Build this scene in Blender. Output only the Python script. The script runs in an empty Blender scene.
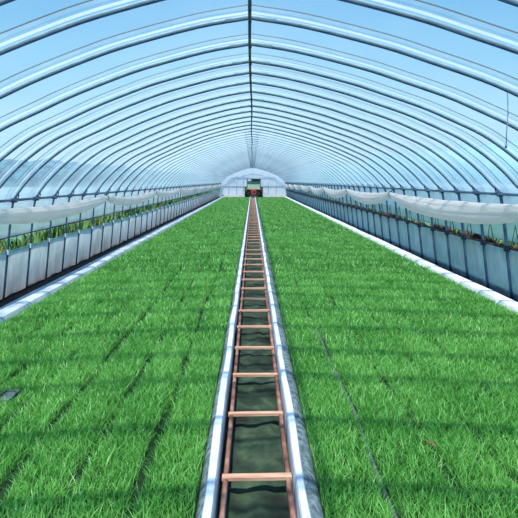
import bpy, math, random
import numpy as np
from mathutils import Vector, noise

random.seed(7)
rng = np.random.default_rng(11)
SC = bpy.context.scene
COL = SC.collection
R = math.radians

FPX = 480.0          # focal length in pixels of a 518 px frame
CAM_Z = 1.6
HR = 1.325           # ridge height above the eye
END_Y = 48.5         # far end wall

# ------------------------------------------------------------------ helpers
class MB:
    def __init__(s):
        s.v = []; s.f = []
    def add(s, vs, fs):
        n = len(s.v)
        s.v += [tuple(v) for v in vs]
        s.f += [tuple(i + n for i in f) for f in fs]
    def box(s, x0, x1, y0, y1, z0, z1):
        s.add([(x0,y0,z0),(x1,y0,z0),(x1,y1,z0),(x0,y1,z0),(x0,y0,z1),(x1,y0,z1),(x1,y1,z1),(x0,y1,z1)],
              [(0,3,2,1),(4,5,6,7),(0,1,5,4),(1,2,6,5),(2,3,7,6),(3,0,4,7)])
    def tube(s, pts, r, n=8, caps=True, rx=None):
        pts = [Vector(p) for p in pts]
        m = len(pts); base = len(s.v)
        up0 = None
        for i, p in enumerate(pts):
            t = (pts[min(i+1, m-1)] - pts[max(i-1, 0)]).normalized()
            if up0 is None:
                ref = Vector((0,1,0)) if abs(t.y) < .9 else Vector((0,0,1))
                a = t.cross(ref).normalized()
            else:
                a = (up0 - t * up0.dot(t)).normalized()
            up0 = a
            b = t.cross(a)
            rr = r[i] if isinstance(r, (list, tuple)) else r
            for k in range(n):
                q = 2*math.pi*k/n
                s.v.append(tuple(p + (a*math.cos(q) + b*math.sin(q))*rr))
        for i in range(m-1):
            for k in range(n):
                k2 = (k+1) % n
                s.f.append((base+i*n+k, base+i*n+k2, base+(i+1)*n+k2, base+(i+1)*n+k))
        if caps:
            s.f.append(tuple(base+k for k in reversed(range(n))))
            s.f.append(tuple(base+(m-1)*n+k for k in range(n)))
    def ribbon(s, a, b):
        base = len(s.v); n = len(a)
        for p, q in zip(a, b):
            s.v.append(tuple(p)); s.v.append(tuple(q))
        for i in range(n-1):
            s.f.append((base+2*i, base+2*i+1, base+2*i+3, base+2*i+2))
    def grid(s, rows):
        base = len(s.v); n = len(rows[0])
        for r_ in rows:
            s.v += [tuple(p) for p in r_]
        for i in range(len(rows)-1):
            for k in range(n-1):
                s.f.append((base+i*n+k, base+i*n+k+1, base+(i+1)*n+k+1, base+(i+1)*n+k))
    def mesh(s, name, mat, smooth=True):
        me = bpy.data.meshes.new(name)
        me.from_pydata(s.v, [], s.f)
        if smooth:
            me.polygons.foreach_set('use_smooth', [True]*len(me.polygons))
        me.materials.append(mat)
        me.update()
        return me
    def build(s, name, mat, parent=None, smooth=True, loc=None):
        o = bpy.data.objects.new(name, s.mesh(name, mat, smooth))
        COL.objects.link(o)
        if parent: o.parent = parent
        if loc: o.location = loc
        return o

def tag(o, label=None, cat=None, group=None, kind=None):
    if label: o['label'] = label
    if cat: o['category'] = cat
    if group: o['group'] = group
    if kind: o['kind'] = kind
    return o

def thing(name, label, cat, loc=(0,0,0), group=None):
    o = bpy.data.objects.new(name, None); COL.objects.link(o)
    o.empty_display_size = .1
    o.location = loc
    return tag(o, label, cat, group)

def copy_tree(o, parent=None):
    c = o.copy(); COL.objects.link(c)
    if parent: c.parent = parent
    for ch in o.children: copy_tree(ch, c)
    return c

ORD = ['first','second','third','fourth','fifth','sixth','seventh','eighth','ninth','tenth','eleventh','twelfth',
       'thirteenth','fourteenth','fifteenth','sixteenth','seventeenth','eighteenth','nineteenth','twentieth']

# ------------------------------------------------------------------ materials
def lin(c):
    c = [x/255 for x in c]
    return tuple((x/12.92 if x <= .04045 else ((x+.055)/1.055)**2.4) for x in c) + (1,)

def new_mat(name):
    m = bpy.data.materials.new(name); m.use_nodes = True
    nt = m.node_tree; nt.nodes.clear()
    out = nt.nodes.new('ShaderNodeOutputMaterial')
    return m, nt, out

def N(nt, typ, **kw):
    n = nt.nodes.new(typ)
    for k, v in kw.items():
        if k.startswith('i_'):
            n.inputs[k[2:].replace('_', ' ')].default_value = v
        else:
            setattr(n, k, v)
    return n

def ramp(nt, stops):
    r = nt.nodes.new('ShaderNodeValToRGB')
    e = r.color_ramp.elements
    while len(e) < len(stops): e.new(.5)
    for i, (p, c) in enumerate(stops):
        e[i].position = p; e[i].color = c
    return r

def noisy(name, c1, c2, scale=8, rough=.7, metallic=0.0, detail=4, stretch=(1,1,1), lo=.35, hi=.65, bump=0.0, c3=None):
    m, nt, out = new_mat(name)
    L = nt.links.new
    tc = N(nt, 'ShaderNodeTexCoord')
    mp = N(nt, 'ShaderNodeMapping'); mp.inputs['Scale'].default_value = stretch
    nz = N(nt, 'ShaderNodeTexNoise'); nz.inputs['Scale'].default_value = scale; nz.inputs['Detail'].default_value = detail
    stops = [(lo, lin(c1)), (hi, lin(c2))]
    if c3: stops = [(lo, lin(c1)), ((lo+hi)/2, lin(c2)), (hi, lin(c3))]
    rp = ramp(nt, stops)
    b = N(nt, 'ShaderNodeBsdfPrincipled')
    b.inputs['Roughness'].default_value = rough; b.inputs['Metallic'].default_value = metallic
    L(tc.outputs['Object'], mp.inputs[0]); L(mp.outputs[0], nz.inputs['Vector'])
    L(nz.outputs['Fac'], rp.inputs[0]); L(rp.outputs[0], b.inputs['Base Color'])
    if bump:
        bp = N(nt, 'ShaderNodeBump'); bp.inputs['Strength'].default_value = bump; bp.inputs['Distance'].default_value = .02
        L(nz.outputs['Fac'], bp.inputs['Height']); L(bp.outputs[0], b.inputs['Normal'])
    L(b.outputs[0], out.inputs[0])
    return m

def film(name, tint, body, base_haze, edge_haze, power=3.0, dirt=0.0, dirt_scale=3.0, gloss=.04, stretch=(1,1,1), low=None, front=.28):
    """clear plastic sheeting: see-through with a milky scatter that grows at grazing angles"""
    m, nt, out = new_mat(name)
    L = nt.links.new
    tr = N(nt, 'ShaderNodeBsdfTransparent'); tr.inputs[0].default_value = tint
    tl = N(nt, 'ShaderNodeBsdfTranslucent'); tl.inputs[0].default_value = body
    df = N(nt, 'ShaderNodeBsdfDiffuse'); df.inputs[0].default_value = body
    sc = N(nt, 'ShaderNodeMixShader'); sc.inputs[0].default_value = front
    L(tl.outputs[0], sc.inputs[1]); L(df.outputs[0], sc.inputs[2])
    lw = N(nt, 'ShaderNodeLayerWeight'); lw.inputs[0].default_value = .5
    pw = N(nt, 'ShaderNodeMath', operation='POWER'); pw.inputs[1].default_value = power
    L(lw.outputs['Facing'], pw.inputs[0])
    ml = N(nt, 'ShaderNodeMath', operation='MULTIPLY_ADD'); ml.inputs[1].default_value = edge_haze; ml.inputs[2].default_value = base_haze
    L(pw.outputs[0], ml.inputs[0])
    fac = ml.outputs[0]
    if dirt:
        tc = N(nt, 'ShaderNodeTexCoord')
        mp = N(nt, 'ShaderNodeMapping'); mp.inputs['Scale'].default_value = stretch
        nz = N(nt, 'ShaderNodeTexNoise'); nz.inputs['Scale'].default_value = dirt_scale; nz.inputs['Detail'].default_value = 5
        mr = N(nt, 'ShaderNodeMapRange'); mr.inputs[1].default_value = .4; mr.inputs[2].default_value = .7
        mr.inputs[3].default_value = 0; mr.inputs[4].default_value = dirt
        L(tc.outputs['Object'], mp.inputs[0]); L(mp.outputs[0], nz.inputs['Vector']); L(nz.outputs['Fac'], mr.inputs[0])
        ad = N(nt, 'ShaderNodeMath', operation='ADD', use_clamp=True)
        L(fac, ad.inputs[0]); L(mr.outputs[0], ad.inputs[1]); fac = ad.outputs[0]
        if low:     # droplets gather towards the eaves
            z0, z1, amt = low
            sx = N(nt, 'ShaderNodeSeparateXYZ'); L(tc.outputs['Object'], sx.inputs[0])
            mz = N(nt, 'ShaderNodeMapRange'); mz.inputs[1].default_value = z1; mz.inputs[2].default_value = z0
            mz.inputs[3].default_value = 0; mz.inputs[4].default_value = amt
            L(sx.outputs[2], mz.inputs[0])
            m3 = N(nt, 'ShaderNodeMath', operation='MULTIPLY_ADD'); m3.inputs[1].default_value = 1.0
            wn = N(nt, 'ShaderNodeMapRange'); wn.inputs[1].default_value = .3; wn.inputs[2].default_value = .7
            wn.inputs[3].default_value = .55; wn.inputs[4].default_value = 1.3
            L(nz.outputs['Fac'], wn.inputs[0]); L(wn.outputs[0], m3.inputs[1])
            L(mz.outputs[0], m3.inputs[0]); L(fac, m3.inputs[2])
            cl = N(nt, 'ShaderNodeClamp'); L(m3.outputs[0], cl.inputs[0]); fac = cl.outputs[0]
    mx = N(nt, 'ShaderNodeMixShader'); L(fac, mx.inputs[0]); L(tr.outputs[0], mx.inputs[1]); L(sc.outputs[0], mx.inputs[2])
    gl = N(nt, 'ShaderNodeBsdfGlossy'); gl.inputs['Roughness'].default_value = .25; gl.inputs[0].default_value = (.9,.95,1,1)
    m2 = N(nt, 'ShaderNodeMixShader'); m2.inputs[0].default_value = gloss
    L(mx.outputs[0], m2.inputs[1]); L(gl.outputs[0], m2.inputs[2])
    L(m2.outputs[0], out.inputs[0])
    return m

M = {}
M['steel'] = noisy('galvanised_steel', (168,190,206), (198,214,226), 9, .5, .1)
M['steel_dark'] = noisy('weathered_post_steel', (52,80,112), (92,120,148), 6, .5, .2)
M['wire'] = noisy('pipe_underside_shade', (30,58,100), (58,92,134), 8, .6)  # dark blue for the shaded underside of the hoop pipes
M['clamp'] = noisy('dark_clamp', (32,40,62), (58,66,92), 20, .5, .4)
M['strap'] = noisy('dark_strap', (34,62,74), (50,84,92), 20, .6)
M['ridge'] = noisy('dark_ridge_pipe', (36,56,78), (60,84,104), 5, .5, .3)
M['roll_pipe'] = noisy('blue_roll_pipe', (30,58,92), (58,92,126), 5, .5)
M['roof_film'] = film('clear_roof_film', (.95,.985,1,1), lin((208,232,240)), .025, .72, 3.2, .05, 1.6, low=(1.36, 1.62, .5))
M['lap_film'] = film('lapped_film_strip', (.84,.92,.95,1), lin((205,222,232)), .10, .2, 2.0, .15, 6.0)
M['pipe_highlight'] = film('pipe_highlight_strip', (.95,.98,1,1), lin((245,249,252)), .45, .2, 2.0, .15, 5.0)  # denser white strip of the film lap, painting the pipe's sunlit upper side
M['side_film'] = film('hazy_side_film', (.88,.97,.98,1), lin((224,234,234)), .5, .4, 3.0, .3, 3.0)
M['skirt_film'] = film('milky_skirt_film', (.8,.9,.94,1), lin((240,243,244)), .70, .3, 3.0, .3, 5.0, stretch=(1,1.4,.5))
M['end_film'] = film('pale_end_film', (.97,.985,1,1), lin((240,238,250)), .86, .1, 2.0, .1, 1.0, front=.62)
M['curtain'] = noisy('white_net_curtain', (238,232,230), (255,250,247), 14, .9, stretch=(2,.3,6), bump=.8)
def add_translucency(m, col, fac):
    nt = m.node_tree; out = [n for n in nt.nodes if n.type == 'OUTPUT_MATERIAL'][0]
    b = [n for n in nt.nodes if n.type == 'BSDF_PRINCIPLED'][0]
    t = N(nt, 'ShaderNodeBsdfTranslucent'); t.inputs[0].default_value = col
    mx = N(nt, 'ShaderNodeMixShader'); mx.inputs[0].default_value = fac
    nt.links.new(b.outputs[0], mx.inputs[1]); nt.links.new(t.outputs[0], mx.inputs[2]); nt.links.new(mx.outputs[0], out.inputs[0])
add_translucency(M['curtain'], lin((255,251,249)), .6)
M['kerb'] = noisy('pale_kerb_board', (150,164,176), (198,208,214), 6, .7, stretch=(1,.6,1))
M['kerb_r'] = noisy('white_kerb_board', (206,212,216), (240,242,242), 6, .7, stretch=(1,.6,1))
M['edge_white'] = noisy('white_edging_film', (196,206,220), (232,236,242), 7, .7, stretch=(2,.8,2), bump=.2)
M['edge_grey'] = noisy('grey_weed_cloth', (50,66,72), (138,156,160), 30, .9, lo=.3, hi=.7)
M['rust'] = noisy('rusty_rail', (74,44,38), (146,100,84), 16, .75, stretch=(1,.5,1), c3=(190,156,136), lo=.3, hi=.75)
M['wood'] = noisy('raw_timber', (190,136,108), (230,186,158), 14, .8, stretch=(.3,3,3))
M['moss'] = noisy('mossy_soil', (18,24,20), (42,60,42), 7, 1, c3=(74,94,68), lo=.3, hi=.75, detail=8, bump=.8)
M['soil'] = noisy('dark_damp_soil', (20,14,18), (44,34,34), 10, 1, bump=.5)
M['mat'] = noisy('seedling_mat', (14,40,20), (26,66,28), 20, 1)
M['tray'] = noisy('grey_tray', (66,84,74), (100,116,112), 20, .8)
M['field'] = noisy('field_ground', (86,92,76), (88,134,96), .8, 1, c3=(112,156,116), lo=.35, hi=.65, detail=6)
M['weed'] = noisy('weeds', (30,70,38), (96,150,72), 3.0, .9, c3=(158,132,96), lo=.35, hi=.68)
M['litter'] = noisy('dry_litter', (38,30,34), (76,60,58), 5, .95, c3=(150,122,96), lo=.35, hi=.75)
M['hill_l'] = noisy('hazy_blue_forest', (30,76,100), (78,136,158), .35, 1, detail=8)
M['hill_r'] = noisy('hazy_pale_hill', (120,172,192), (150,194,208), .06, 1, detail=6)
M['dry'] = noisy('dry_leaf', (96,60,50), (140,100,80), 30, .8)
M['white_rail'] = noisy('white_clip_rail', (150,168,176), (214,222,222), 4, .6)

def grass_mat():
    m, nt, out = new_mat('rice_leaf'); L = nt.links.new
    at = N(nt, 'ShaderNodeAttribute', attribute_name='tint')
    d = N(nt, 'ShaderNodeBsdfDiffuse'); t = N(nt, 'ShaderNodeBsdfTranslucent')
    g = N(nt, 'ShaderNodeBsdfGlossy'); g.inputs['Roughness'].default_value = .45; g.inputs[0].default_value = (.8,.95,.85,1)
    mx = N(nt, 'ShaderNodeMixShader'); mx.inputs[0].default_value = .4
    m2 = N(nt, 'ShaderNodeMixShader'); m2.inputs[0].default_value = .05
    L(at.outputs['Color'], d.inputs[0]); L(at.outputs['Color'], t.inputs[0])
    L(d.outputs[0], mx.inputs[1]); L(t.outputs[0], mx.inputs[2]); L(mx.outputs[0], m2.inputs[1]); L(g.outputs[0], m2.inputs[2])
    L(m2.outputs[0], out.inputs[0]); return m
M['grass'] = grass_mat()

# ------------------------------------------------------------------ roof section
PROF_L = [(0,1),(.32,.945),(.77,.825),(1.05,.726),(1.33,.613),(1.535,.517),(1.83,.375),(2.06,.21),(2.22,.06),(2.33,-.07),(2.40,-.19),(2.435,-.4),(2.47,-.8),(2.505,-1.19)]
PROF_R = [(0,1),(.33,.945),(.80,.825),(1.09,.73),(1.40,.622),(1.61,.532),(1.91,.39),(2.14,.23),(2.30,.09),(2.41,-.03),(2.49,-.13),(2.53,-.4),(2.57,-.8),(2.61,-1.19)]
RIDGE_X = -.02
def catmull(P, n):
    P = [np.array(p, float) for p in P]
    P = [2*P[0]-P[1]] + P + [2*P[-1]-P[-2]]
    res = []
    for i in range(1, len(P)-2):
        for k in range(n):
            t = k/n
            res.append(.5*((2*P[i]) + (-P[i-1]+P[i+1])*t + (2*P[i-1]-5*P[i]+4*P[i+1]-P[i+2])*t*t + (-P[i-1]+3*P[i]-3*P[i+1]+P[i+2])*t**3))
    res.append(P[-2])
    return np.array(res)
def half(side, off=0.0, zmin=-9.0):
    c = catmull(PROF_L if side < 0 else PROF_R, 4) * HR
    x = c[:,0]*side + RIDGE_X*(1-np.clip(c[:,0]/2, 0, 1)); z = c[:,1] + CAM_Z
    if off:
        tx = np.gradient(x); tz = np.gradient(z); l = np.hypot(tx, tz)
        nx, nz = -tz/l*side, tx/l*side
        if nz[2] < 0: nx, nz = -nx, -nz
        nx[0] = 0; nz[0] = 1
        x = x + nx*off; z = z + nz*off
    k = z > zmin
    return np.stack([x[k], z[k]], 1)

def side_x(side, z, off=0.0):
    h = half(side, off)
    return float(np.interp(-z, -h[:,1], h[:,0]))

Z_PURL = {-1: CAM_Z - .19*HR, 1: CAM_Z - .13*HR}
Z_ROLL = {-1: .85, 1: .80}
Z_SKIRT = {-1: .64, 1: .70}

# ------------------------------------------------------------------ hoops
def hoop_meshes():
    me = {}
    for s in (-1, 1):
        h = half(s)
        mb = MB(); top = [(x, 0, z) for x, z in h if z > Z_PURL[s] - .02]
        mb.tube(top, .0138, 8); me['arch_pipe', s] = mb.mesh('arch_pipe', M['steel'])
        hw = half(s, -.0185); mb = MB(); mb.tube([(x, 0, z) for x, z in hw if z > Z_PURL[s] - .02], .0072, 6); me['under_shade', s] = mb.mesh('under_shade', M['wire'])  # thin dark tube added to draw the shade under the pipe
        mb = MB(); post = [(x, 0, z) for x, z in h if z < Z_PURL[s] + .06]
        mb.tube(post, .015 if s < 0 else .021, 8); me['side_post', s] = mb.mesh('side_post', M['steel_dark'])
        # clamp: a bracket plate round the pipe with a wing bolt and a bent spring end
        z = Z_PURL[s]; x = side_x(s, z)
        mb = MB(); mb.box(x-.028, x+.028, -.036, .036, z-.036, z+.022)
        mb.tube([(x-s*.03,-.03,z+.0),(x-s*.07,-.03,z+.02),(x-s*.075,-.02,z+.07),(x-s*.05,.0,z+.09)], .007, 6)
        me['purlin_clamp', s] = mb.mesh('purlin_clamp', M['clamp'], False)
        z = Z_SKIRT[s]; x = side_x(s, z)
        mb = MB(); mb.box(x-.022, x+.022, -.022, .022, z-.022, z+.045) if s < 0 else mb.box(x-.03, x+.03, -.03, .03, z-.04, z+.04)
        me['skirt_clip', s] = mb.mesh('skirt_clip', M['white_rail'] if s < 0 else M['clamp'], False)
        a = half(s, .055, Z_PURL[s]-.1)
        mb = MB(); mb.tube([(x, -.115, z) for x, z in a], .0055, 6); me['hold_down_strap', s] = mb.mesh('hold_down_strap', M['strap'])
        b = half(s, .027, Z_PURL[s]-.1)
        mb = MB(); mb.ribbon([(x, .0, z) for x, z in b], [(x, -.042, z+.004) for x, z in b]); nf = len(mb.f)  # first ribbon carries the painted highlight of the pipe
        mb.ribbon([(x, -.042, z+.004) for x, z in b], [(x, -.115, z) for x, z in a])
        lm = mb.mesh('film_lap', M['pipe_highlight']); lm.materials.append(M['lap_film'])
        for q, p in enumerate(lm.polygons): p.material_index = 0 if q < nf else 1
        me['film_lap', s] = lm
    mb = MB(); xr, zr = half(1)[0]
    hl, hrr = half(-1), half(1)
    mb.tube([(hl[2][0],0,hl[2][1]), (hl[1][0],0,hl[1][1]), (xr,0,zr), (hrr[1][0],0,hrr[1][1]), (hrr[2][0],0,hrr[2][1])], .0195, 8)
    me['ridge_sleeve', 0] = mb.mesh('ridge_sleeve', M['steel'])
    return me
HM = hoop_meshes()
first_hoop_ys = [1.25, 1.9, 2.6, 3.17, 3.87, 4.61, 5.28, 5.82, 6.40, 7.05]
HOOPS = list(first_hoop_ys)
while HOOPS[-1] < END_Y - .8:
    HOOPS.append(HOOPS[-1] + (.66 if HOOPS[-1] < 9 else .74))
NVIS = 2   # the first two arch behind the frame edge and only shade the bed
proto = None
for i, y in enumerate(HOOPS):
    if proto is None:
        o = thing('roof_hoop', '-', 'greenhouse hoop')
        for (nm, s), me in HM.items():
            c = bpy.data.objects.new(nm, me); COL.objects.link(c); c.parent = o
        proto = o
    else:
        o = copy_tree(proto)
    o.location = (0, y, 0)
    k = i - NVIS
    if k == 15:     # beyond here the hoops have no dark shade tube beneath; later copies follow the plain hoop
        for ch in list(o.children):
            if ch.name.startswith('under_shade'): bpy.data.objects.remove(ch)
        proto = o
    if k < 0:
        o['label'] = ['steel hoop pipe just overhead, the nearer of the two arching outside the picture', 'steel hoop pipe just overhead, the farther of the two arching outside the picture'][i]
    elif k == 0:
        o['label'] = 'nearest steel roof hoop in view, cut by the upper left corner'
    elif k < 20:
        o['label'] = '%s steel roof hoop from the front, pale pipe crossing under the clear film' % ORD[k]
    else:
        o['label'] = 'pale steel hoop in the crowded far run beyond the twentieth roof hoop'
    o['group'] = 'steel hoops carrying the roof film'

# ------------------------------------------------------------------ purlins
Y0 = .4
def ys_line(n=60): return np.linspace(Y0, END_Y-.1, n)
xr, zr = half(1)[0]
mb = MB(); ysr = np.linspace(Y0, END_Y-.1, 100)
mb.tube([(xr + .008*math.sin(y*.9) , y, zr-.034 + .005*math.sin(y*1.7)) for y in ysr], .014, 8)
rp_ = thing('ridge_pipe', 'long dark ridge pipe running the length of the roof peak', 'pipe')
mb.build('pipe', M['ridge'], rp_)
mb = MB()
for y in HOOPS[2:]:
    mb.tube([(xr-.012, y, zr-.034),(xr+.012, y, zr-.034)], .0165, 6)
mb.build('ridge_coupling', M['clamp'], rp_)['kind'] = 'stuff'
for s in (-1, 1):
    z = Z_PURL[s]; x = side_x(s, z) - s*.045
    mb = MB(); mb.tube([(x, y, z-.0) for y in ys_line(40)], .018, 8)
    o = mb.build('purlin_pipe', M['steel_dark'])
    tag(o, 'slim grey steel purlin along the %s shoulder of the roof, above the curtain' % ('left' if s < 0 else 'right'), 'pipe')

# ------------------------------------------------------------------ film skin
rows = []
secL = half(-1, .022, Z_PURL[-1]); secR = half(1, .022, Z_PURL[1])
sec = [tuple(p) for p in secL[::-1]] + [tuple(p) for p in secR[1:]]
mb = MB()
mb.grid([[(x, y, z) for x, z in sec] for y in np.linspace(Y0, END_Y, 60)])
tag(mb.build('ceiling', M['roof_film']), 'clear plastic roof film stretched over the hoops', 'roof film', kind='structure')
for s, nm in ((-1, 'wall_left'), (1, 'wall_right')):
    h = half(s, .022)
    zt = (secL if s < 0 else secR)[-1][1]
    zz = np.linspace(zt, Z_ROLL[s], 6)
    mb = MB(); mb.grid([[(side_x(s, z, .022), y, z) for z in zz] for y in np.linspace(Y0, END_Y, 60)])
    tag(mb.build(nm, M['side_film']), 'hazy side film hanging from the %s shoulder' % ('left' if s < 0 else 'right'), 'wall', kind='structure')
    # roll-up pipe at its hem
    z = Z_ROLL[s]; x = side_x(s, z, .04) + s*.03
    mb = MB(); ysq = np.linspace(Y0, END_Y-.05, 120)
    if s < 0:
        mb.tube([(x, y, z + .012*noise.noise((y*.5, 0, 3))) for y in ysq], [.03+.006*noise.noise((y*1.5, 4, 3)) for y in ysq], 8)
        tag(mb.build('roll_up_tube', M['roll_pipe']), 'dark blue roll-up tube along the hem of the left side film', 'tube')
    else:
        mb.tube([(x, y, z + .012*noise.noise((y*.5, 0, 7))) for y in ysq], .012, 8)
        tag(mb.build('roll_up_tube', M['strap']), 'thin dark roll-up tube behind the right curtain, at its film hem', 'tube')

# skirts: film bulging between the posts, with a top rail
for s in (-1, 1):
    t = thing('skirt_screen', 'milky film skirt along the foot of the %s side' % ('left' if s < 0 else 'right'), 'screen')
    yy = []
    for a, b in zip(HOOPS[:-1], HOOPS[1:]):
        for q in np.linspace(0, 1, 7)[:-1]: yy.append((a+(b-a)*q, math.sin(math.pi*q)))
    zs = np.linspace(.02, Z_SKIRT[s], 8)
    rows = []
    for y, bul in yy:
        r_ = []
        for z in zs:
            f = math.sin(math.pi*(z/Z_SKIRT[s]))
            r_.append((side_x(s, z) + s*(.033 + .02*bul*f + .008*noise.noise((y*3, z*3, s))), y, z))
        rows.append(r_)
    mb = MB(); mb.grid(rows); mb.build('skirt_film', M['skirt_film'], t)
    z = Z_SKIRT[s]; x = side_x(s, z) + s*.03
    mb = MB(); ysq = np.linspace(HOOPS[0], END_Y-.1, 300)
    mb.tube([(x, y, z + .02*noise.noise((y*2.0, s, 0))) for y in ysq], .016, 6)
    mb.build('skirt_top_rail', M['white_rail'] if s < 0 else M['litter'], t)
    # buried foot of the skirt: a dark strip behind the film
    mb = MB(); x0 = side_x(s, .1) ; 
    mb.box(min(x0+s*.05, x0+s*.08), max(x0+s*.05, x0+s*.08), .8, END_Y-.1, -.05, .10)
    mb.build('foot_strip', M['soil'], t)

# ------------------------------------------------------------------ curtains in swags
def curtain(s, pins, sag, thick, label):
    t = thing('rolled_curtain', label, 'curtain')
    z0 = Z_PURL[s] - (.10 if s < 0 else .13)
    for a, b in zip(pins[:-1], pins[1:]):
        n = 50; ring = 44
        rows = []
        sg = sag*random.uniform(.85, 1.1)
        for i in range(n+1):
            q = i/n
            p = 4*q*(1-q)
            y = a + (b-a)*q
            zc = z0 - sg*p**.8
            w = .035 + thick*.55*p**.55; h = .045 + thick*p**.6
            x0 = side_x(s, zc) - s*(.10 + .03*p)
            r_ = []
            for k in range(ring+1):
                th = 2*math.pi*k/ring
                fold = 1 + .10*math.sin(3*th + 5*q + s) + .08*noise.noise((math.cos(th)*2, y*1.3, math.sin(th)*2 + s*9)) + .06*math.sin(9*th+2.5*q+a) + .04*math.sin(15*th-3*q)
                hx = math.cos(th)*w*fold
                hz = math.sin(th)*h*fold*(1 if math.sin(th) < 0 else .85)
                x = x0 + hx
                lim = side_x(s, zc + hz) - s*.03
                if s*(x-lim) > 0: x = lim
                r_.append((x, y, zc + hz))
            rows.append(r_)
        mb = MB(); mb.grid(rows); mb.build('curtain_swag', M['curtain'], t)
    for y in pins:
        x = side_x(s, z0) - s*.10
        mb = MB()
        mb.tube([(x + .05*math.cos(q), y, z0 + .06*math.sin(q)) for q in np.linspace(0, 2*math.pi, 14)], .007, 6)
        mb.tube([(x, y, z0+.05), (side_x(s, Z_PURL[s]) - s*.028, y, Z_PURL[s]-.032)], .007, 6)
        mb.build('tie_cord', M['clamp'], t)
pinsL = [.3, 5.1, 10.2, 15.3, 20.5, 25.6, 30.8, 36.0, 41.2, 46.4]
pinsR = [.2, 5.25, 11.2, 16.3, 21.6, 26.7, 31.8, 36.9, 42.0, 46.8]
curtain(-1, pinsL, .14, .080, 'white rolled-up curtain hanging in swags along the left shoulder')
curtain(1, pinsR, .21, .125, 'white rolled-up curtain hanging in swags along the right shoulder')

# ------------------------------------------------------------------ ground
BED_END = 45.3
LX0, LX1 = -2.70, -.2685
RX0, RX1 = .3315, 3.055
TX0, TX1 = -.185, .225
mb = MB()
mb.box(-3.6, TX0, -.5, END_Y, -.3, 0); mb.box(TX1, 3.75, -.5, END_Y, -.3, 0)
tag(mb.build('floor', M['soil'], smooth=False), 'dark soil floor under the seedling beds', 'floor', kind='structure')
mb = MB()
xs = np.linspace(TX0, TX1, 9); yy = np.concatenate([np.linspace(-.5, 12, 160), np.linspace(12.3, END_Y, 60)])
mb.grid([[(x, y, -.075 + .03*noise.noise((x*9, y*5, 0)) + .02*noise.noise((x*25, y*20, 4))) for x in xs] for y in yy])
tag(mb.build('floor_channel', M['moss']), 'mossy sunken soil between the rails of the centre path', 'path', kind='structure')
mb = MB(); mb.box(-260, -3.6, -30, 400, -.4, -.06); mb.box(3.75, 260, -30, 400, -.4, -.06); mb.box(-3.6, 3.75, END_Y, 400, -.4, -.06)
tag(mb.build('ground', M['field'], smooth=False), 'open field outside the greenhouse', 'ground', kind='structure')

M['far_haze'] = noisy('hazy_far_field', (132,158,176), (164,186,200), .4, .35, stretch=(1,.3,1))  # haze over the far ground put into its blue-grey colour
mb = MB(); mb.box(-220, -9, 20, 160, -.2, -.04)
tag(mb.build('ground_far_haze', M['far_haze'], smooth=False), 'pale hazy field beyond the left side', 'field', kind='structure')
mb = MB(); mb.box(9, 220, 20, 200, -.2, -.04)
tag(mb.build('ground_far_haze', M['far_haze'], smooth=False), 'pale hazy field beyond the right side', 'field', kind='structure')

# outer kerbs
for s, x0, x1, nm in ((-1, -2.96, -2.72, 'left'), (1, 3.075, 3.25, 'right')):
    mb = MB(); ysq = np.linspace(-.3, 46.5, 160)
    prof = []
    for y in ysq:
        j = .014*noise.noise((y*.7, s, 2)); k = .010*noise.noise((y*1.9, s, 5))
        inner, outer = (x1, x0) if s < 0 else (x0, x1)
        zt = .115 + k*.5
        prof.append([(inner+j, y, 0.0), (inner+j, y, .045), (inner+j+s*.03, y, zt-.01), (inner + s*.07 + j, y, zt), (outer+j, y, zt), (outer+j, y, 0.0)])
    mb.grid(prof)
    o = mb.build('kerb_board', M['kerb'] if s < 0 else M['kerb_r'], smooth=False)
    tag(o, ('pale grey kerb between the left bed and the left skirt' if s < 0 else 'white kerb between the right bed and the right skirt'), 'kerb')

# ------------------------------------------------------------------ centre path edging and rails
for s, a, b, c in ((-1, -.182, -.232, -.262), (1, .217, .262, .325)):
    t = thing('path_edging', 'white film-wrapped edging board along the %s side of the rail path' % ('left' if s < 0 else 'right'), 'edging board')
    ysq = np.linspace(.5, BED_END, 260)
    r1, r2 = [], []
    for y in ysq:
        j = .012*noise.noise((y*1.1, s, 1)) + .006*noise.noise((y*4, s, 8)); k = .010*noise.noise((y*1.4, s, 6))
        r1.append([(a+j*.5, y, -.06), (a+j*.5, y, .10), (a+j*.5+s*.006, y, .118), (b+j+k-s*.006, y, .122), (b+j+k, y, .112)])
        z2 = .112
        r2.append([(b+j+k, y, z2), ((b+c)/2+j+.004*noise.noise((y*9,1,s)), y, .098+.01*noise.noise((y*7,2,s))), (c+s*min(0, s*j)+s*.004, y, .065), (c+s*min(0, s*j)+s*.004, y, .0)])
    mb = MB(); mb.grid(r1); mb.build('edging_cap', M['edge_white'], t, smooth=False)
    mb = MB(); mb.grid(r2); mb.build('weed_cloth', M['edge_grey'], t)
track = thing('rail_track', 'rusty ladder-like rail track running down the middle of the path', 'track')
RLX, RRX = -.143, .193
for x in (RLX, RRX):
    mb = MB(); ysq = np.linspace(.6, BED_END+.3, 150)
    rr = []
    for y in ysq:
        j = .004*noise.noise((y*.8, x*9, 0)); w = .013
        rr.append([(x+j-w, y, -.03), (x+j-w, y, .015), (x+j-w*.6, y, .022), (x+j+w*.6, y, .022), (x+j+w, y, .015), (x+j+w, y, -.03)])
    mb.grid(rr); mb.build('rail', M['rust'], track, smooth=False)
tie_ys = [1.25, 1.9, 2.54, 3.23, 3.88, 4.51, 5.16, 5.80, 6.38, 7.0, 7.64, 8.3, 9.0]
while tie_ys[-1] < BED_END - .6: tie_ys.append(tie_ys[-1] + .64)
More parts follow.
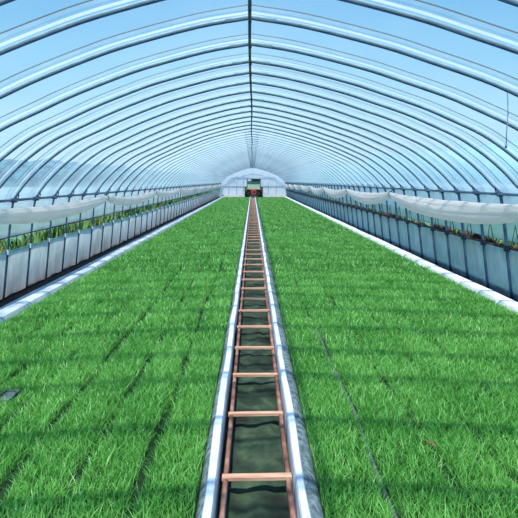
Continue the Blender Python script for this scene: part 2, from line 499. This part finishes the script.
for i, y in enumerate(tie_ys):
    e0 = random.uniform(.016, .028); e1 = random.uniform(.010, .017)
    yaw = random.gauss(.02, .012); d = random.uniform(.017, .021)
    mb = MB(); mb.box(RLX-e0, RRX+e1, -d, d, .008, .025)
    mb.v = [(x, yy_ + x*yaw, z) for x, yy_, z in mb.v]
    mb.build('crosstie', M['wood'], track, smooth=False, loc=(0, y*1.011, 0))

# ------------------------------------------------------------------ seedling beds
PATCH = (-1.80, -1.665, 3.30, 3.50)
def bed(name, x0, x1, seams, label, seed):
    rg = np.random.default_rng(seed)
    bands = [(1.6, 4.5, 12500, .0043, 1.0), (4.5, 8, 7000, .0058, 1.0), (8, 14, 2300, .0088, 1.0), (14, 24, 800, .015, 1.0), (24, BED_END, 330, .026, 1.0)]
    X, Y, W, H = [], [], [], []
    for ya, yb, dens, w, hm in bands:
        n = int((x1-x0)*(yb-ya)*dens)
        x = rg.uniform(x0, x1, n); y = rg.uniform(ya, yb, n)
        X.append(x); Y.append(y); W.append(np.full(n, w)*rg.uniform(.8, 1.25, n)); H.append(np.clip(rg.normal(.064, .013, n), .03, .10)*hm)
    X = np.concatenate(X); Y = np.concatenate(Y); W = np.concatenate(W); H = np.concatenate(H)
    keep = np.ones(len(X), bool)
    for sx, wid, strength in seams:
        line = sx + .012*np.sin(Y*1.3+sx*5) + .008*np.sin(Y*4.1+sx)
        broken = np.sin(Y*2.1+sx*7) + np.sin(Y*5.3+sx*13) + .8*np.sin(Y*11.7+sx*3)
        d = np.abs(X-line)
        w_ = wid*np.clip(1.25-Y/14, .35, 1)*(.55+.35*np.clip(broken+strength, -1.2, 1.2))
        keep &= ~(d < w_*np.clip(1.0, 0, 1))
        H = np.where(d < .04, H*.85, H)
    # tray ends across the bed
    ph = (Y + .1*np.sin(X*3)) % .60
    H = np.where((ph < .03), H*.80, H)
    if x0 < 0:
        keep &= ~((X > PATCH[0]) & (X < PATCH[1]) & (Y > PATCH[2]) & (Y < PATCH[3]))
    X, Y, W, H = X[keep], Y[keep], W[keep], H[keep]
    n = len(X)
    ang = rg.uniform(0, 2*math.pi, n)
    lean = np.abs(rg.normal(.55, .28, n)) * H
    la = rg.uniform(0, 2*math.pi, n)
    lx, ly = np.cos(la)*lean, np.sin(la)*lean
    ca, sa = np.cos(ang)*W*.5, np.sin(ang)*W*.5
    z0 = np.full(n, .036)
    V = np.empty((n, 5, 3), np.float32)
    V[:,0] = np.stack([X-ca, Y-sa, z0], 1); V[:,1] = np.stack([X+ca, Y+sa, z0], 1)
    V[:,2] = np.stack([X-ca*.9+lx*.35, Y-sa*.9+ly*.35, z0+H*.6], 1); V[:,3] = np.stack([X+ca*.9+lx*.35, Y+sa*.9+ly*.35, z0+H*.6], 1)
    V[:,4] = np.stack([X+lx, Y+ly, z0+H*.97], 1)
    # keep clear of the boards
    V[:,:,0] = np.clip(V[:,:,0], x0, x1)
    me = bpy.data.meshes.new(name)
    mv = n*5
    # soil mat under the leaves
    base = np.array([[x0, 1.4, 0], [x1, 1.4, 0], [x1, BED_END, 0], [x0, BED_END, 0], [x0, 1.4, .04], [x1, 1.4, .04], [x1, BED_END, .04], [x0, BED_END, .04]], np.float32)
    allv = np.concatenate([V.reshape(-1, 3), base])
    me.vertices.add(len(allv)); me.vertices.foreach_set('co', allv.ravel())
    i0 = np.arange(n, dtype=np.int32)[:,None]*5
    quads = i0 + np.array([[0,1,3,2]], np.int32); tris = i0 + np.array([[2,3,4]], np.int32)
    bq = np.array([[4,5,6,7],[0,1,5,4],[1,2,6,5],[2,3,7,6],[3,0,4,7]], np.int32) + mv
    loops = np.concatenate([quads.ravel(), tris.ravel(), bq.ravel()])
    starts = np.concatenate([np.arange(n)*4, n*4+np.arange(n)*3, n*7+np.arange(5)*4]).astype(np.int32)
    me.loops.add(len(loops)); me.loops.foreach_set('vertex_index', loops.astype(np.int32))
    me.polygons.add(len(starts)); me.polygons.foreach_set('loop_start', starts)
    mi = np.zeros(len(starts), np.int32); mi[-5:] = 1
    me.materials.append(M['grass']); me.materials.append(M['mat'])
    me.polygons.foreach_set('material_index', mi)
    me.update(calc_edges=True)
    # colour per leaf, paler towards the tip
    pat = .5 + .25*np.sin(X*7.1+Y*2.3+seed) + .25*np.sin(X*2.9-Y*3.7)
    v = rg.uniform(0, 1, n)*.7 + pat*.3
    c0 = np.array(lin((68,163,54))[:3]); c1 = np.array(lin((162,233,122))[:3])
    col = c0[None]*(1-v[:,None]) + c1[None]*v[:,None]
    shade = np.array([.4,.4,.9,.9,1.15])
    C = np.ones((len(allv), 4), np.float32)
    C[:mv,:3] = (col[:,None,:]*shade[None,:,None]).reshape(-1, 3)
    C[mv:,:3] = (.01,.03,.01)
    at = me.attributes.new('tint', 'FLOAT_COLOR', 'POINT'); at.data.foreach_set('color', C.ravel())
    o = bpy.data.objects.new(name, me); COL.objects.link(o)
    return tag(o, label, 'seedlings', kind='stuff')
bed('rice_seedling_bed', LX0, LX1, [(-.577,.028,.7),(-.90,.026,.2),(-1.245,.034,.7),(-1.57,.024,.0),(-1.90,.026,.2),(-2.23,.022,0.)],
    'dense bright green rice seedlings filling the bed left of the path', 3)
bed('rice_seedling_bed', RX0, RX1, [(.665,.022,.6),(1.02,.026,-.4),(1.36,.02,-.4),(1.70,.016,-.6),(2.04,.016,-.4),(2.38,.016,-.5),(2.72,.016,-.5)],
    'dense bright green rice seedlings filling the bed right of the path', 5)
# pale tray rim showing in the first seam of the right bed
mb = MB()
ysq = np.linspace(1.7, 5.4, 80)
mb.grid([[(.650+.012*math.sin(y*1.3+.665*5)+.008*math.sin(y*4.1+.665), y, .02), (.655+.012*math.sin(y*1.3+.665*5)+.008*math.sin(y*4.1+.665), y, .064+.02*noise.noise((y*3,0,0))), (.668+.012*math.sin(y*1.3+.665*5)+.008*math.sin(y*4.1+.665), y, .064+.02*noise.noise((y*3,0,0))), (.672+.012*math.sin(y*1.3+.665*5)+.008*math.sin(y*4.1+.665), y, .02)] for y in ysq])
tag(mb.build('tray_rim', M['tray']), 'grey tray rim showing in the first seam of the right seedling bed', 'tray')
# bare tray corner at the left
t = thing('seedling_tray', 'bare grey tray corner showing among the seedlings of the left bed', 'tray', (-1.74, 3.40, .041))
mb = MB(); mb.box(-.055, .055, -.085, .085, 0, .03); mb.build('tray_base', M['tray'], t, smooth=False)
mb = MB()
for q in (-.05, .05): mb.box(q-.005, q+.005, -.085, .085, .03, .045)
for q in (-.08, .08): mb.box(-.045, .045, q-.005, q+.005, .03, .045)
mb.build('tray_rim', M['tray'], t, smooth=False)
# dry leaf
mb = MB()
for k, (dx, dy, a) in enumerate([(0,0,.4),(.03,-.02,1.6),(-.02,.025,2.6),(.05,-.05,.9)]):
    r_ = []
    for i in range(7):
        q = i/6; w = .012*math.sin(math.pi*min(1, q+.05)); L_ = .07*(q-.5)
        cx, cy = dx+L_*math.cos(a), dy+L_*math.sin(a)
        r_.append([(cx-w*math.sin(a), cy+w*math.cos(a), .012*math.sin(q*3)), (cx, cy, .012*math.sin(q*3)-.004), (cx+w*math.sin(a), cy-w*math.cos(a), .012*math.sin(q*3))])
    mb.grid(r_)
o = mb.build('dry_leaf', M['dry'], loc=(1.02, 2.78, .085)); o.scale = (.5, .6, .6); tag(o, 'small brown dried leaf lying on the right seedling bed', 'leaf')

# ------------------------------------------------------------------ outside growth
def scrub(name, xa, xb, ya, yb, n, hmin, hmax, mat, label, seed, zb=-.06):
    rg = random.Random(seed); mb = MB()
    for i in range(n):
        y = ya + (yb-ya)*rg.random()**1.4; x = rg.uniform(xa, xb); h = rg.uniform(hmin, hmax)*(0.6+.8*abs(noise.noise((y*.8, x, seed)))*1.4)
        for k in range(8):
            a = rg.uniform(0, 6.28); l = h*rg.uniform(.35, 1.0); w = min(rg.uniform(.008, .02)*(1+y*.05), h*.25)
            dx, dy = math.cos(a)*l*.4, math.sin(a)*l*.4
            px, py = -math.sin(a)*w, math.cos(a)*w
            mb.add([(x, y, zb), (x+dx*.5-px, y+dy*.5-py, zb+l*.55), (x+dx, y+dy, zb+l), (x+dx*.5+px, y+dy*.5+py, zb+l*.55)], [(0,1,2,3)])
    return tag(mb.build(name, mat), label, 'weeds', kind='stuff')
scrub('weeds', -5.2, -3.6, 2, 46, 6500, .35, .85, M['weed'], 'green and brown weeds growing outside the left skirt', 21)
scrub('weeds', 4.15, 5.2, 2, 46, 4500, .3, .8, M['weed'], 'green weeds growing outside the right skirt', 22)
scrub('leaf_litter', 3.565, 3.61, 3, 46, 2600, .06, .16, M['litter'], 'dark dry litter heaped along the top of the right skirt', 23, zb=.62)

# thin bent wire hooks standing on the right skirt rail
for i, y in enumerate(HOOPS[6:22]):
    mb = MB(); xa = side_x(1, .71) + .012; xb = side_x(1, 1.04) - .012
    yy = y - .30
    mb.tube([(xa, yy, .70), ((xa+xb)/2, yy+.005, .88), (xb, yy+.01, 1.04)], .007, 6)
    mb.tube([(xb, yy+.01, 1.02), ((xa+xb)/2, yy+.12, .84), (xa, yy+.15, .76)], .005, 6)
    o = mb.build('wire_hook', M['strap'])
    tag(o, '%s thin dark wire hook from the front, standing on the right skirt rail' % ORD[i], 'hook', 'wire hooks on the right skirt rail')

# hanging cord at the right
mb = MB(); hx = 255/FPX*3.87; hz = float(np.interp(hx, half(1)[:12,0], half(1)[:12,1]))
hh = half(1); k = hh[:,1] > 1.5; hz = float(np.interp(hx, hh[k][:,0], hh[k][:,1]))
mb.tube([(hx, 3.87, hz-.02), (hx+.004, 3.87, hz-.2), (hx-.006, 3.87, hz-.33), (hx-.012, 3.87, hz-.46)], .0045, 6)
mb.tube([(hx-.012, 3.87, hz-.44), (hx-.013, 3.87, hz-.475)], .010, 6)
M['cord'] = noisy('faded_cord', (96,130,166), (126,158,188), 12, .8)
tag(mb.build('hanging_cord', M['cord']), 'short blue-grey cord hanging from a roof hoop at the right', 'cord')

# ------------------------------------------------------------------ end wall
secF = half(-1, .02).tolist()[::-1] + half(1, .02).tolist()[1:]
mb = MB(); mb.add([(x, END_Y, max(z, .0)) for x, z in secF], [tuple(range(len(secF)))])
tag(mb.build('wall_back', M['end_film'], smooth=False), 'pale film closing the far end', 'wall', kind='structure')
t = thing('end_frame', 'pale pipe frame of the far end wall behind the tractor', 'frame')
def ztop(x):
    h = half(-1 if x < 0 else 1)
    a = np.abs(h[:,0]-0); return float(np.interp(abs(x), np.abs(h[:,0]), h[:,1]))
M['end_pipe'] = noisy('pale_end_pipe', (150,168,190), (184,198,212), 5, .6)
for x in (-2.4, -1.6, -.95, .95, 1.6, 2.4):
    mb = MB(); mb.tube([(x, END_Y-.06, .0), (x, END_Y-.06, ztop(x)-.05)], .024, 6); mb.build('end_post', M['end_pipe'], t)
mb = MB(); mb.tube([(-3.1, END_Y-.06, 1.12), (3.2, END_Y-.06, 1.12)], .028, 6); mb.build('end_rail', M['end_pipe'], t)
mb = MB(); mb.tube([(-2.2, END_Y-.06, 1.95), (2.3, END_Y-.06, 1.95)], .024, 6); mb.build('end_rail', M['end_pipe'], t)
mb = MB(); mb.box(-3.2, 3.3, END_Y-.5, END_Y-.10, 0, .24)
tag(mb.build('sill_board', M['kerb_r'], smooth=False), 'white board along the foot of the far end wall', 'board')

# ------------------------------------------------------------------ tractor at the far end of the path
M['tyre'] = noisy('dark_tyre', (36,42,34), (60,66,52), 30, .9)
M['red'] = noisy('red_paint', (176,60,58), (208,96,86), 8, .5)
M['cabgreen'] = noisy('pale_green_panel', (148,186,160), (178,210,184), 3, .5)
M['cabdark'] = noisy('dark_cab_glass', (32,40,52), (54,64,74), 3, .3)
M['amber'] = noisy('ochre_panel', (176,150,96), (196,172,120), 5, .6)
tr = thing('tractor', 'small red tractor with dark tyres and pale green cab parked at the far end', 'tractor', (.12, 46.4, 0))
def wheel(x, y, r, w):
    mb = MB(); n = 28
    prof = [(r*.55, -w/2), (r*.9, -w/2), (r, -w*.36), (r, w*.36), (r*.9, w/2), (r*.55, w/2)]
    rows = []
    for i in range(n+1):
        a = 2*math.pi*i/n
        rows.append([(x+dx, y+rr*math.cos(a), r+rr*math.sin(a)) for rr, dx in prof])
    mb.grid(rows)
    for i in range(n):
        a = 2*math.pi*i/n
        mb.add([(x-w*.45, y+(r+.0)*math.cos(a), r+(r+.0)*math.sin(a)), (x+w*.45, y+r*math.cos(a+.12), r+r*math.sin(a+.12)),
                (x+w*.45, y+(r+.03)*math.cos(a+.16), r+(r+.03)*math.sin(a+.16)), (x-w*.45, y+(r+.03)*math.cos(a+.04), r+(r+.03)*math.sin(a+.04))], [(0,1,2,3)])
    o = mb.build('wheel', M['tyre'], tr)
    hb = MB(); hb.tube([(x-w*.3, y, r), (x+w*.3, y, r)], r*.55, 16); hb.build('wheel_hub', M['red'], o)
for sx in (-1, 1):
    wheel(sx*.66, .55, .46, .44)
    wheel(sx*.46, -.62, .30, .24)
    mb = MB()
    rows = [[(sx*.66+q, .55+.54*math.cos(a), .46+.54*math.sin(a)) for q in (-.24, .24)] for a in np.linspace(.2, 2.9, 12)]
    mb.grid(rows); mb.build('fender', M['tyre'], tr)
mb = MB()
mb.grid([[(x*(1-.15*q), -.85+.0*q+q*.9, z) for x, z in ((-.24,.32),(-.26,.62),(-.2,.80+.06*q),(.2,.80+.06*q),(.26,.62),(.24,.32))] for q in np.linspace(0, 1, 4)])
mb.add([(-.24,-.85,.32),(.24,-.85,.32),(.26,-.85,.62),(.2,-.85,.80),(-.2,-.85,.80),(-.26,-.85,.62)], [(0,1,2,3,4,5)])
b_ = mb.build('bonnet', M['red'], tr, smooth=False)
mb = MB(); mb.box(-.10, .10, -.875, -.852, .50, .66); mb.build('grille', M['cabdark'], b_, smooth=False)
mb = MB(); mb.box(-.20, .20, -.7, .9, .22, .45); mb.build('chassis', M['red'], tr, smooth=False)
mb = MB(); mb.box(-.46, .46, .30, .75, .30, .84); mb.build('rear_axle', M['tyre'], tr, smooth=False)
mb = MB(); mb.box(-.36, .36, -.66, -.56, .24, .36); mb.build('front_axle', M['tyre'], tr, smooth=False)
mb = MB(); mb.box(-.62, .62, .0, .04, .82, 1.28); mb.build('cab_front', M['cabgreen'], tr, smooth=False)
mb = MB(); mb.box(-.68, .68, -.04, .05, .78, .86); mb.build('dash_panel', M['amber'], tr, smooth=False)
mb = MB(); mb.box(-.60, .60, .9, .94, .75, 1.6); mb.build('cab_rear', M['cabgreen'], tr, smooth=False)
for x in (-.64, .64):
    for y in (0, .9):
        mb = MB(); mb.tube([(x, y, .8), (x, y, 1.85)], .03, 6); mb.build('cab_post', M['cabdark'], tr)
mb = MB(); mb.box(-.24, .62, -.02, .03, 1.52, 1.80); mb.build('windscreen', M['cabdark'], tr, smooth=False)
mb = MB(); mb.box(-.68, .68, -.1, 1.0, 1.84, 1.90); mb.build('cab_roof', M['cabgreen'], tr, smooth=False)

# ------------------------------------------------------------------ distant hills
def ridge(name, mat, pts, y, depth, rough, label):
    mb = MB(); rows = []
    xs = np.linspace(pts[0][0], pts[-1][0], 240)
    px = [p[0] for p in pts]; pz = [p[1] for p in pts]
    top = [max(.3, float(np.interp(x, px, pz)) + rough*noise.fractal((x*.16, y, 0), .8, 2.2, 5)) for x in xs]
    mb.grid([[(x, y, -.4) for x in xs], [(x, y, t_*.55) for x, t_ in zip(xs, top)], [(x, y+depth*.2, t_*.9) for x, t_ in zip(xs, top)], [(x, y+depth*.4, t_) for x, t_ in zip(xs, top)], [(x, y+depth, -.4) for x in xs]])
    tag(mb.build(name, mat), label, 'hill', kind='structure')
# left wooded rise: top 20 px above the horizon at the frame edge, falling towards the middle
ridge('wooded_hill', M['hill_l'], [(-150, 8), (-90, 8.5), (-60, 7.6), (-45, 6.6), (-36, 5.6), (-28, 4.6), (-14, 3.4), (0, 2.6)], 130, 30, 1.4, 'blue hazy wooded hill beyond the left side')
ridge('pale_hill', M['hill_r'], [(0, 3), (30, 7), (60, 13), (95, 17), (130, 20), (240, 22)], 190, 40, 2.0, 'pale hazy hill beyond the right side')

# ------------------------------------------------------------------ world, sun, camera
w = bpy.data.worlds.new('sky'); SC.world = w; w.use_nodes = True
nt = w.node_tree; nt.nodes.clear()
tc = N(nt, 'ShaderNodeTexCoord'); sp = N(nt, 'ShaderNodeSeparateXYZ')
rp = ramp(nt, [(0.0, lin((196,226,244))), (.10, lin((172,217,243))), (.22, lin((128,192,234))), (.40, lin((88,164,222))), (1.0, lin((62,136,206)))])
bg = N(nt, 'ShaderNodeBackground'); bg.inputs[1].default_value = 1.12
wo = N(nt, 'ShaderNodeOutputWorld')
nt.links.new(tc.outputs['Generated'], sp.inputs[0]); nt.links.new(sp.outputs[2], rp.inputs[0]); nt.links.new(rp.outputs[0], bg.inputs[0]); nt.links.new(bg.outputs[0], wo.inputs[0])

sd = bpy.data.lights.new('sun', 'SUN'); sd.energy = 5.6; sd.angle = R(1.0); sd.color = (1, .965, .90)
so = bpy.data.objects.new('sun', sd); COL.objects.link(so); so.rotation_euler = (R(23.5), 0, R(-18)); so.location = (0, -2, 8)

cd = bpy.data.cameras.new('camera'); cd.sensor_width = 36; cd.lens = 36*FPX/518
cd.shift_x = 6.5/518; cd.shift_y = -78/518; cd.clip_start = .05; cd.clip_end = 1000
co = bpy.data.objects.new('camera', cd); COL.objects.link(co); co.location = (0, 0, CAM_Z); co.rotation_euler = (R(90), 0, 0)
SC.camera = co
SC.view_settings.view_transform = 'Standard'
SC.cycles.transparent_max_bounces = 24
SC.cycles.use_denoising = True
